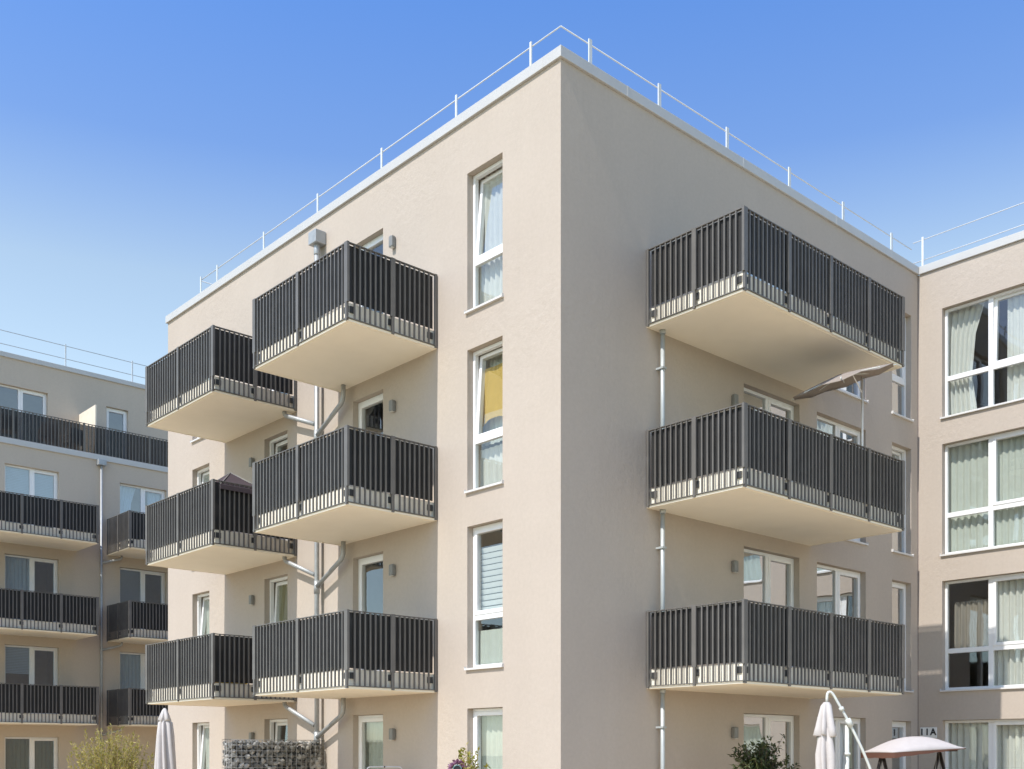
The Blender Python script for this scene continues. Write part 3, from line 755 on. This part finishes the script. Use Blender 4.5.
for k in range(8):
    a = k * math.pi / 4 - math.pi / 8
    dirv = uu * math.cos(a) + vv * math.sin(a)
    q = MB(); q.tube([cc + nn * .115, cc + dirv * .43 + nn * .05, cc + dirv * .84 - nn * .012], .009, 6); q.build('rib', M['white_metal'], p)
# dark parasol on the left middle balcony
p = thing('parasol', 'dark purple square parasol just above the railing of the middle far left balcony', 'parasol', (-1.12, 7.92, BF - .1))
q = MB(); q.tube([(0, 0, .05), (0, 0, 1.30)], .02, 10); q.build('pole', M['dark_metal'], p)
q = MB(); q.tube([(0, 0, 0), (0, 0, .08)], [.25, .22], 20); q.build('base', M['dark_metal'], p)
hw = .62; hx = .52; q = MB(); zt, ze, zv = 1.335, .93, .84
ring = lambda w, v, z: [(-v, -w, z), (v, -w, z), (v, w, z), (-v, w, z)]
q.loft([ring(.01, .01, zt), ring(hw * .5, hx * .5, (zt + ze) / 2 - .01), ring(hw, hx, ze), ring(hw + .004, hx + .004, zv)], smooth=False); q.build('canopy', M['cloth_purple'], p)
q = MB()
for sx in (-1, 1):
    for sy in (-1, 1): q.tube([(0, 0, zt + .012), (sx * hx * .5, sy * hw * .5, (zt + ze) / 2 + .004), (sx * hx, sy * hw, ze + .008)], .008, 6)
q.build('piping', M['wire'], p)

# ------------------------------------------------------------------ garden swing
p = thing('garden_swing', 'garden swing seat with pale domed canopy and dark tubular legs beside the wing', 'garden swing', (5.43, -2.58, 0), rz=R(-28))
def swing_surf(s, t):   # s along X (-1..1), t along Y
    z = 1.745 + .035 * s + .215 * (1 - abs(s) ** 2.1) * (1 - abs(t) ** 2.4)
    return Vector((.03 + s * .70 * (1 - .05 * t * t), t * .50 * (1 - .12 * s * s), z))
q = MB(); n = 24
q.loft([[swing_surf(-1 + 2 * i / n, -1 + 2 * j / 12) for i in range(n + 1)] for j in range(13)], close=False); can = q.build('canopy', M['cloth_swing'], p)
so = can.modifiers.new('thick', 'SOLIDIFY'); so.thickness = .02; so.offset = -1
bor = [(-1 + 2 * i / n, -1) for i in range(n + 1)] + [(1, -1 + 2 * j / 12) for j in range(1, 13)] + [(1 - 2 * i / n, 1) for i in range(1, n + 1)] + [(-1, 1 - 2 * j / 12) for j in range(1, 12)]
top = [swing_surf(*b) * 1.0 - Vector((0, 0, .012)) for b in bor]
low = [v - Vector((0, 0, .012 + .075 * (1 - (b[0] + 1) / 2) ** 1.4 + .004 * math.sin(i * 1.3))) for i, (v, b) in enumerate(zip(top, bor))]
q = MB(); q.loft([top, low]); q.build('valance', M['cloth_brown'], p)
fm = MB(); fm.tube([(-.56, 0, 1.70), (.56, 0, 1.73)], .022, 10); fm.tube([(-.56, -.40, 1.70), (-.56, .40, 1.70)], .012, 8); fm.tube([(.56, -.40, 1.73), (.56, .40, 1.73)], .012, 8); fm.build('canopy_frame', M['dark_metal'], p)
for sx in (-1, 1):
    for sy in (-1, 1):
        q = MB(); q.tube([(sx * .53, 0, 1.71), (sx * .53, sy * .66, .03)], .028, 10); q.build('leg', M['dark_metal'], p)
q = MB(); q.box(WORLD, -.55, .55, -.28, .24, .46, .56); q.build('seat', M['cushion_grey'], p, bevel=.03)
q = MB(); q.box(WORLD, -.55, .55, .26, .36, .56, 1.1); q.build('backrest', M['cushion_grey'], p, bevel=.03)
for sx in (-.5, .5):
    for sy in (-1, 1):
        q = MB(); q.tube([(sx, sy * .25, .5), (sx, sy * .02, 1.7)], .006, 6); q.build('hanger', M['wire'], p)

# ------------------------------------------------------------------ gabion
GL = 1.92
p = thing('gabion_wall', 'tall wire gabion wall filled with grey stones between two ground floor terraces', 'gabion wall', (-1.0, 6.42, 0))
q = MB(); rnd = random.Random(5)
def stone(c, r):
    ring = bmesh.ops.create_icosphere(q.bm, subdivisions=1, radius=1.0)['verts']
    mtx = Matrix.Rotation(rnd.random() * 6.28, 3, Vector((rnd.gauss(0, 1), rnd.gauss(0, 1), rnd.gauss(0, 1))).normalized())
    sc = Vector((r * rnd.uniform(.8, 1.3), r * rnd.uniform(.8, 1.2), r * rnd.uniform(.6, .95)))
    for v in ring:
        k = rnd.uniform(.72, 1.25); v.co = mtx @ Vector((v.co.x * sc.x * k, v.co.y * sc.y * k, v.co.z * sc.z * k)) + Vector(c)
        v.co = Vector((max(-.972, min(.942, v.co.x)), max(-.169, min(.169, v.co.y)), min(1.925, v.co.z)))
z = .05
while z < 1.90:
    x = -.93
    while x < .90:
        for y in (-.115, 0.02, .115):
            if abs(y) < .05 and z < 1.75: continue
            hi = .045 if z < 1.8 else .038
            stone((x + rnd.uniform(-.035, .035), y + rnd.uniform(-.012, .012), z + rnd.uniform(-.03, .02)), hi * 1.15 * rnd.uniform(.85, 1.25))
        x += .084
    z += .076
for yy in (-.06, .06):
    for zz in [i * .066 + .05 for i in range(28)]:
        stone((-.93, yy, zz), .047); stone((.9, yy, zz), .047)
sf = q.build('stone_fill', M['stone'], p); sf['kind'] = 'stuff'
q = MB(); q.box(WORLD, -.90, .87, -.08, .08, .01, 1.80); q.build('core', M['bracket'], p)
q = MB(); x = -.97
nx = 19
for i in range(nx + 1):
    x = -.975 + (1.92) * i / nx
    for y in (-.172, .172): q.tube([(x, y, 0), (x, y, 1.93)], .0035, 5)
for k in range(20):
    z = .03 + .1 * k
    for y in (-.172, .172): q.tube([(-.975, y, z), (.945, y, z)], .0035, 5)
    for x in (-.975, .945): q.tube([(x, -.172, z), (x, .172, z)], .0035, 5)
for y in (-.08, .0, .08):
    for x in (-.975, .945): q.tube([(x, y, 0), (x, y, 1.93)], .0035, 5)
for i in range(nx + 1): x = -.975 + 1.92 * i / nx; q.tube([(x, -.172, 1.93), (x, .172, 1.93)], .0035, 5)
q.build('wire_cage', M['wire'], p)

# ------------------------------------------------------------------ plants
def leaf(mb, c, d, L, W, roll=0.0):
    d = d.normalized(); s = d.cross(Vector((0, 0, 1)))
    if s.length < .05: s = Vector((1, 0, 0))
    s.normalize(); s = Matrix.Rotation(roll, 3, d) @ s; nn = s.cross(d)
    a = mb.bm.verts.new(c); b = mb.bm.verts.new(c + d * L * .45 + s * W * .5 + nn * .1 * W); cc_ = mb.bm.verts.new(c + d * L - nn * .12 * L); dd = mb.bm.verts.new(c + d * L * .45 - s * W * .5 + nn * .1 * W)
    m_ = mb.bm.verts.new(c + d * L * .48 - nn * .08 * W)
    mb.bm.faces.new([a, b, m_]); mb.bm.faces.new([b, cc_, m_]); mb.bm.faces.new([cc_, dd, m_]); mb.bm.faces.new([dd, a, m_])
# dark bush
p = thing('bush', 'dark green glossy leaved bush in front of the right ground floor door', 'bush', (3.24, -1.24, 0))
rnd = random.Random(21); tr = MB(); lv = MB()
tr.tube([(0, 0, .3), (.02, .01, .8), (0, .02, 1.2)], [.03, .025, .02], 8)
for i in range(120):
    th = rnd.random() * 6.283; el = rnd.uniform(.05, 1.45)
    rad = rnd.uniform(.32, .70) * (.8 if el > 1.1 else 1)
    tip = Vector((math.cos(th) * math.cos(el) * rad * 1.0, math.sin(th) * math.cos(el) * rad * .9, 1.32 + math.sin(el) * .60 * rad / .55 - .35 * (1 - el / 1.5) * rnd.random()))
    base = Vector((0, 0, .95 + .25 * rnd.random())); mid = (base + tip) / 2 + Vector((0, 0, .06))
    tr.tube([base, mid, tip], [.008, .005, .003], 5)
    for j in range(26):
        t = rnd.uniform(.4, 1.06); c = base * (1 - t) ** 2 + mid * 2 * t * (1 - t) + tip * t * t if t < 1 else tip
        c = c + Vector((rnd.gauss(0, .02), rnd.gauss(0, .02), rnd.gauss(0, .02)))
        dv = (tip - base).normalized() * .6 + Vector((rnd.gauss(0, .6), rnd.gauss(0, .6), rnd.gauss(-.25, .5)))
        leaf(lv, c, dv, rnd.uniform(.06, .11), rnd.uniform(.026, .042), rnd.uniform(-1, 1))
tr.build('stems', M['bark'], p); lv.build('foliage', M['leaf_dark'], p)
q = MB(); q.loft([[(r * math.cos(a * .2618), r * math.sin(a * .2618), z) for a in range(24)] for (r, z) in ((.17, 0), (.22, .32), (.235, .32), (.235, .36), (.20, .36), (.19, .31))], cap=True); q.build('pot', M['terracotta'], p)
# pale shrub
p = thing('shrub', 'feathery yellow green shrub at the bottom left in front of the shaded block', 'shrub', (-3.56, 7.63, 0))
rnd = random.Random(33); tr = MB(); lv = MB()
for i in range(190):
    th = rnd.random() * 6.283; sp = rnd.random() ** .6
    hgt = rnd.uniform(1.6, 2.2) * (1 - .19 * sp ** 2)
    base = Vector((math.cos(th) * .12 * sp, math.sin(th) * .12 * sp, 0))
    tip = Vector((math.cos(th) * .76 * sp + rnd.gauss(0, .05), math.sin(th) * .6 * sp + rnd.gauss(0, .05), hgt))
    mid = Vector((math.cos(th) * .42 * sp, math.sin(th) * .38 * sp, hgt * .55))
    P_ = [base * (1 - t) ** 2 + mid * 2 * t * (1 - t) + tip * t * t for t in (0, .25, .5, .75, 1)]
    tr.tube(P_, [.006, .005, .004, .003, .0015], 4)
    for j in range(60):
        t = rnd.uniform(.3, 1.0) ** .8; c = base * (1 - t) ** 2 + mid * 2 * t * (1 - t) + tip * t * t
        dv = (tip - mid).normalized() * .8 + Vector((rnd.gauss(0, .55), rnd.gauss(0, .55), rnd.gauss(.1, .4)))
        leaf(lv, c, dv, rnd.uniform(.04, .08), rnd.uniform(.011, .022), rnd.uniform(-1.5, 1.5))
tr.build('stems', M['twig'], p); lv.build('foliage', M['leaf_yellow'], p)
# potted plant by the corner window
p = thing('potted_plant', 'sparse yellow green potted plant below the corner ground floor window', 'potted plant', (-.70, 1.16, 0))
rnd = random.Random(44); tr = MB(); lv = MB()
for i in range(22):
    th = rnd.random() * 6.283; sp = rnd.random() ** .7
    hgt = rnd.uniform(1.55, 1.88) * (1 - .1 * sp)
    base = Vector((0, 0, .35)); tip = Vector((math.cos(th) * .30 * sp, math.sin(th) * .30 * sp, hgt)); mid = Vector((tip.x * .5, tip.y * .5, hgt * .65))
    tr.tube([base, mid, tip], [.007, .005, .002], 5)
    for j in range(30):
        t = rnd.uniform(.35, 1.0); c = base * (1 - t) ** 2 + mid * 2 * t * (1 - t) + tip * t * t
        leaf(lv, c, Vector((rnd.gauss(0, .5), rnd.gauss(0, .5), .5 + rnd.gauss(0, .4))), rnd.uniform(.06, .10), rnd.uniform(.025, .042), rnd.uniform(-1, 1))
tr.build('stems', M['twig'], p); lv.build('foliage', M['leaf_green'], p)
q = MB(); q.loft([[(r * math.cos(a * .2618), r * math.sin(a * .2618), z) for a in range(24)] for (r, z) in ((.16, 0), (.21, .32), (.225, .32), (.225, .36), (.19, .36), (.18, .31))], cap=True); q.build('pot', M['terracotta'], p)
# flower ornament
p = thing('garden_ornament', 'purple petalled flower ornament with teal ring centre in front of the yellow green plant', 'garden ornament', (-.95, 1.215, 0))
fd = Vector((-.672, -.74, 0)); rt = Vector((.74, -.672, 0)); upv = Vector((0, 0, 1)); C0 = Vector((0, 0, 1.45))
q = MB(); q.tube([(0, 0, 0), (0, 0, 1.45)], .008, 8); q.build('stake', M['dark_metal'], p)
q = MB(); rnd = random.Random(2)
for k in range(40):
    a = 2 * math.pi * k / 40; dv = rt * math.cos(a) + upv * math.sin(a)
    c = C0 + dv * (.112 + rnd.uniform(-.012, .012)) + fd * rnd.uniform(0, .03)
    vs = bmesh.ops.create_icosphere(q.bm, subdivisions=1, radius=rnd.uniform(.022, .034))['verts']
    for v_ in vs: v_.co = v_.co * rnd.uniform(.8, 1.2) + c
for ringr, n in ((.085, 14), (.105, 18), (.145, 22)):
    for k in range(n):
        a = 2 * math.pi * k / n + rnd.random() * .2; dv = rt * math.cos(a) + upv * math.sin(a)
        leaf(q, C0 + dv * (ringr - .03) + fd * rnd.uniform(0, .03), dv + fd * rnd.uniform(-.3, .5), .055, .05, rnd.uniform(-.6, .6))
q.build('petals', M['purple_petal'], p)
q = MB(); q.tube([C0 + (rt * math.cos(a * .3142) + upv * math.sin(a * .3142)) * .062 + fd * .035 for a in range(21)], .009, 8, cap=False); q.build('ring', M['teal'], p)
q = MB(); q.tube([C0 + fd * .0, C0 + fd * .03], [.055, .055], 20); q.build('centre', M['ink'], p)

# ------------------------------------------------------------------ furniture
p = thing('folding_chair', 'high backed aluminium garden chair, only its rounded top showing by the centre ground floor door', 'chair', (-.58, 3.58, .0))
ww_ = .29
q = MB(); q.tube(round_path([E(-ww_, .42, .2), E(-ww_, 1.46), E(ww_, 1.46), E(ww_, .42, .2)], .06), .012, 10); q.build('back_frame', M['silver'], p)
q = MB(); q.box(Fr((0, 0, 0), (.74, -.672, 0), (.672, .74, 0)), -ww_ + .02, ww_ - .02, .0, .012, .62, 1.40); q.build('back_sling', M['cushion_grey'], p)
q = MB(); q.box(Fr((0, 0, 0), (.74, -.672, 0), (.672, .74, 0)), -ww_ + .02, ww_ - .02, -.38, .18, .42, .435); q.build('seat', M['cushion_grey'], p)
for s in (-1, 1):
    q = MB(); q.tube([E(s * ww_, .75, .1), E(s * ww_, .02, -.4)], .011, 8); q.build('leg', M['silver'], p)
    q = MB(); q.tube([E(s * ww_, .66, -.36), E(s * ww_, .02, .35)], .011, 8); q.build('leg', M['silver'], p)
q = MB(); q.tube([E(0, 1.445, -.013), E(0, 1.475, -.013)], .011, 8); q.build('headrest_clip', M['dark_metal'], p)

def rattan_chair(loc, rz, label, group=None):
    t = thing('rattan_chair', label, 'chair', loc, group, rz)
    q = MB(); q.box(WORLD, -.26, .26, -.26, .24, .40, .45); q.build('seat', M['wicker'], t, bevel=.015)
    q = MB(); q.box(WORLD, -.26, .26, .22, .26, .45, .88); q.build('backrest', M['wicker'], t, bevel=.015)
    for s in (-1, 1):
        q = MB(); q.box(WORLD, s * .27 - .02, s * .27 + .02, -.26, .24, .62, .66); q.box(WORLD, s * .27 - .018, s * .27 + .018, -.25, -.21, .44, .62); q.build('armrest', M['wicker'], t)
        for y in (-.22, .2):
            q = MB(); q.box(WORLD, s * .24 - .02, s * .24 + .02, y - .02, y + .02, 0, .40); q.build('leg', M['wicker'], t)
    return t
def copy_thing(src, loc, rz, label):
    t = src.copy(); COL.objects.link(t); t.location = loc; t.rotation_euler = (0, 0, rz); t['label'] = label
    for ch in src.children:
        c = ch.copy(); COL.objects.link(c); c.parent = t
    return t
rc = rattan_chair((1.25, 24.75, 11.42), R(165), 'rattan chair behind the roof terrace railing under the wide blue window', 'rattan chairs on the roof terrace')
copy_thing(rc, (2.05, 24.8, 11.42), R(195), 'rattan chair behind the roof terrace railing next to the sunlit divider')
copy_thing(rc, (0.0, 24.75, 11.42), R(180), 'leftmost rattan chair behind the roof terrace railing at the photo edge')
c4 = copy_thing(rc, (-.2, 23.1, 2.85), R(170), 'rattan chair on the lowest balcony of the block at the left edge')
c4['group'] = 'rattan chairs on the roof terrace'; del c4['group']
# table with white watering can on the lowest centre balcony
FLOOR1 = 2.74 + .275
p = thing('balcony_table', 'small round metal table half hidden behind lowest centre balcony railing', 'table', (-1.2, 3.75, FLOOR1))
q = MB(); q.tube([(0, 0, .66), (0, 0, .69)], .33, 28); q.build('tabletop', M['silver'], p)
for k in range(3):
    a = k * 2.094; q = MB(); q.tube([(math.cos(a) * .06, math.sin(a) * .06, .66), (math.cos(a) * .26, math.sin(a) * .26, 0)], .012, 8); q.build('leg', M['silver'], p)
p = thing('watering_can', 'white watering can standing on the small balcony table behind the railing bars', 'watering can', (-1.2, 3.66, FLOOR1 + .69))
q = MB(); q.loft([[(r * math.cos(a * .2618), r * math.sin(a * .2618), z) for a in range(24)] for (r, z) in ((.085, 0), (.10, .02), (.09, .17), (.06, .19))], cap=True); q.build('body', M['plate'], p)
q = MB(); q.tube([(0, -.08, .05), (0, -.17, .13), (0, -.24, .23)], [.018, .013, .011], 8); q.build('spout', M['plate'], p)
q = MB(); q.tube(round_path([(0, .09, .04), (0, .17, .11), (0, .10, .22), (0, 0, .19)], .05), .009, 8); q.build('handle', M['plate'], p)
for k, (y, m, lab) in enumerate(((7.62, 'cushion_yellow', 'yellow cushion lying on the lowest far left balcony floor, right one of the pair'), (7.98, 'orange', 'orange cushion lying on the lowest far left balcony floor, left one of the pair'))):
    p = tag(MB().box(WORLD, -.26, .26, -.17, .17, 0, .09).build('cushion', M[m], None, bevel=.035), lab, 'cushion', 'cushions on the balcony floor')
    p.location = (-1.25, y, FLOOR1 - .02)

# ------------------------------------------------------------------ ground
q = MB(); q.quad((-400, -400, 0), (400, -400, 0), (400, 400, 0), (-400, 400, 0)); tag(q.build('ground', M['ground']), kind='structure')
q = MB(); q.quad((-26, -26, .004), (26, -26, .004), (26, 24, .004), (-26, 24, .004)); tag(q.build('paving', M['paving']), kind='structure')

# ------------------------------------------------------------------ light
SUN_EL, SUN_AZ = 52.0, 1.3        # light travels along +X, one degree towards +Y
v = Vector((math.cos(R(SUN_EL)) * math.cos(R(SUN_AZ)), math.cos(R(SUN_EL)) * math.sin(R(SUN_AZ)), -math.sin(R(SUN_EL))))
sl = bpy.data.lights.new('sun', 'SUN'); sl.energy = 2.9; sl.angle = R(.53); sl.color = (1, .945, .87)
so = bpy.data.objects.new('sun', sl); COL.objects.link(so); so.rotation_euler = v.to_track_quat('-Z', 'Y').to_euler(); so.location = (-20, 0, 40)
w = bpy.data.worlds.new('World'); scene.world = w; w.use_nodes = True
nt = w.node_tree; bg = nt.nodes['Background']
sky = nt.nodes.new('ShaderNodeTexSky'); sky.sky_type = 'NISHITA'; sky.sun_disc = False
sky.sun_elevation = R(SUN_EL); sky.sun_rotation = R(270 + SUN_AZ)
sky.altitude = 200; sky.air_density = 1.0; sky.dust_density = 0.6; sky.ozone_density = 1.5
# clear summer sky: deeper blue overhead, paler towards the rooftops
wtc = nt.nodes.new('ShaderNodeTexCoord'); sep = nt.nodes.new('ShaderNodeSeparateXYZ'); ramp = nt.nodes.new('ShaderNodeValToRGB'); mulc = nt.nodes.new('ShaderNodeMix'); mulc.data_type = 'RGBA'; mulc.blend_type = 'MULTIPLY'; mulc.inputs['Factor'].default_value = 1.0
nt.links.new(wtc.outputs['Generated'], sep.inputs[0]); nt.links.new(sep.outputs['Z'], ramp.inputs[0])
cr = ramp.color_ramp; cr.elements[0].position = .04; cr.elements[1].position = .80
cr.elements[0].color = (.60, .66, .68, 1); cr.elements[1].color = (.33, .50, .70, 1)
for pos, c in ((.25, (.96, .81, .62)), (.39, (.86, .753, .613)), (.48, (.48, .555, .667)), (.57, (.37, .525, .733))):
    el = cr.elements.new(pos); el.color = c + (1,)
sc15 = nt.nodes.new('ShaderNodeVectorMath'); sc15.operation = 'SCALE'; sc15.inputs['Scale'].default_value = 1.5
nt.links.new(ramp.outputs[0], sc15.inputs[0])
nt.links.new(sky.outputs[0], mulc.inputs['A']); nt.links.new(sc15.outputs[0], mulc.inputs['B'])
nt.links.new(mulc.outputs['Result'], bg.inputs[0]); bg.inputs[1].default_value = 0.15

# ------------------------------------------------------------------ camera
cam = bpy.data.cameras.new('camera'); cam.sensor_width = 36; cam.sensor_fit = 'HORIZONTAL'
cam.lens = 1079.0 / 1024 * 36; cam.shift_y = (752.5 - 384.5) / 1024; cam.clip_end = 2000; cam.clip_start = .1
co = bpy.data.objects.new('camera', cam); COL.objects.link(co)
co.location = (-11.109, -11.173, 1.70)
co.rotation_euler = (R(90), 0, math.atan2(-.67233, .74025))
scene.camera = co

scene.view_settings.view_transform = 'Standard'; scene.view_settings.look = 'None'
scene.view_settings.exposure = 0.8; scene.view_settings.gamma = 1.0; scene.view_settings.use_curve_mapping = False
scene.render.engine = 'CYCLES'
scene.cycles.use_denoising = True
scene.cycles.max_bounces = 10; scene.cycles.diffuse_bounces = 5; scene.cycles.transparent_max_bounces = 24; scene.cycles.glossy_bounces = 4
scene.cycles.caustics_reflective = False; scene.cycles.caustics_refractive = False
scene.cycles.sample_clamp_indirect = 8
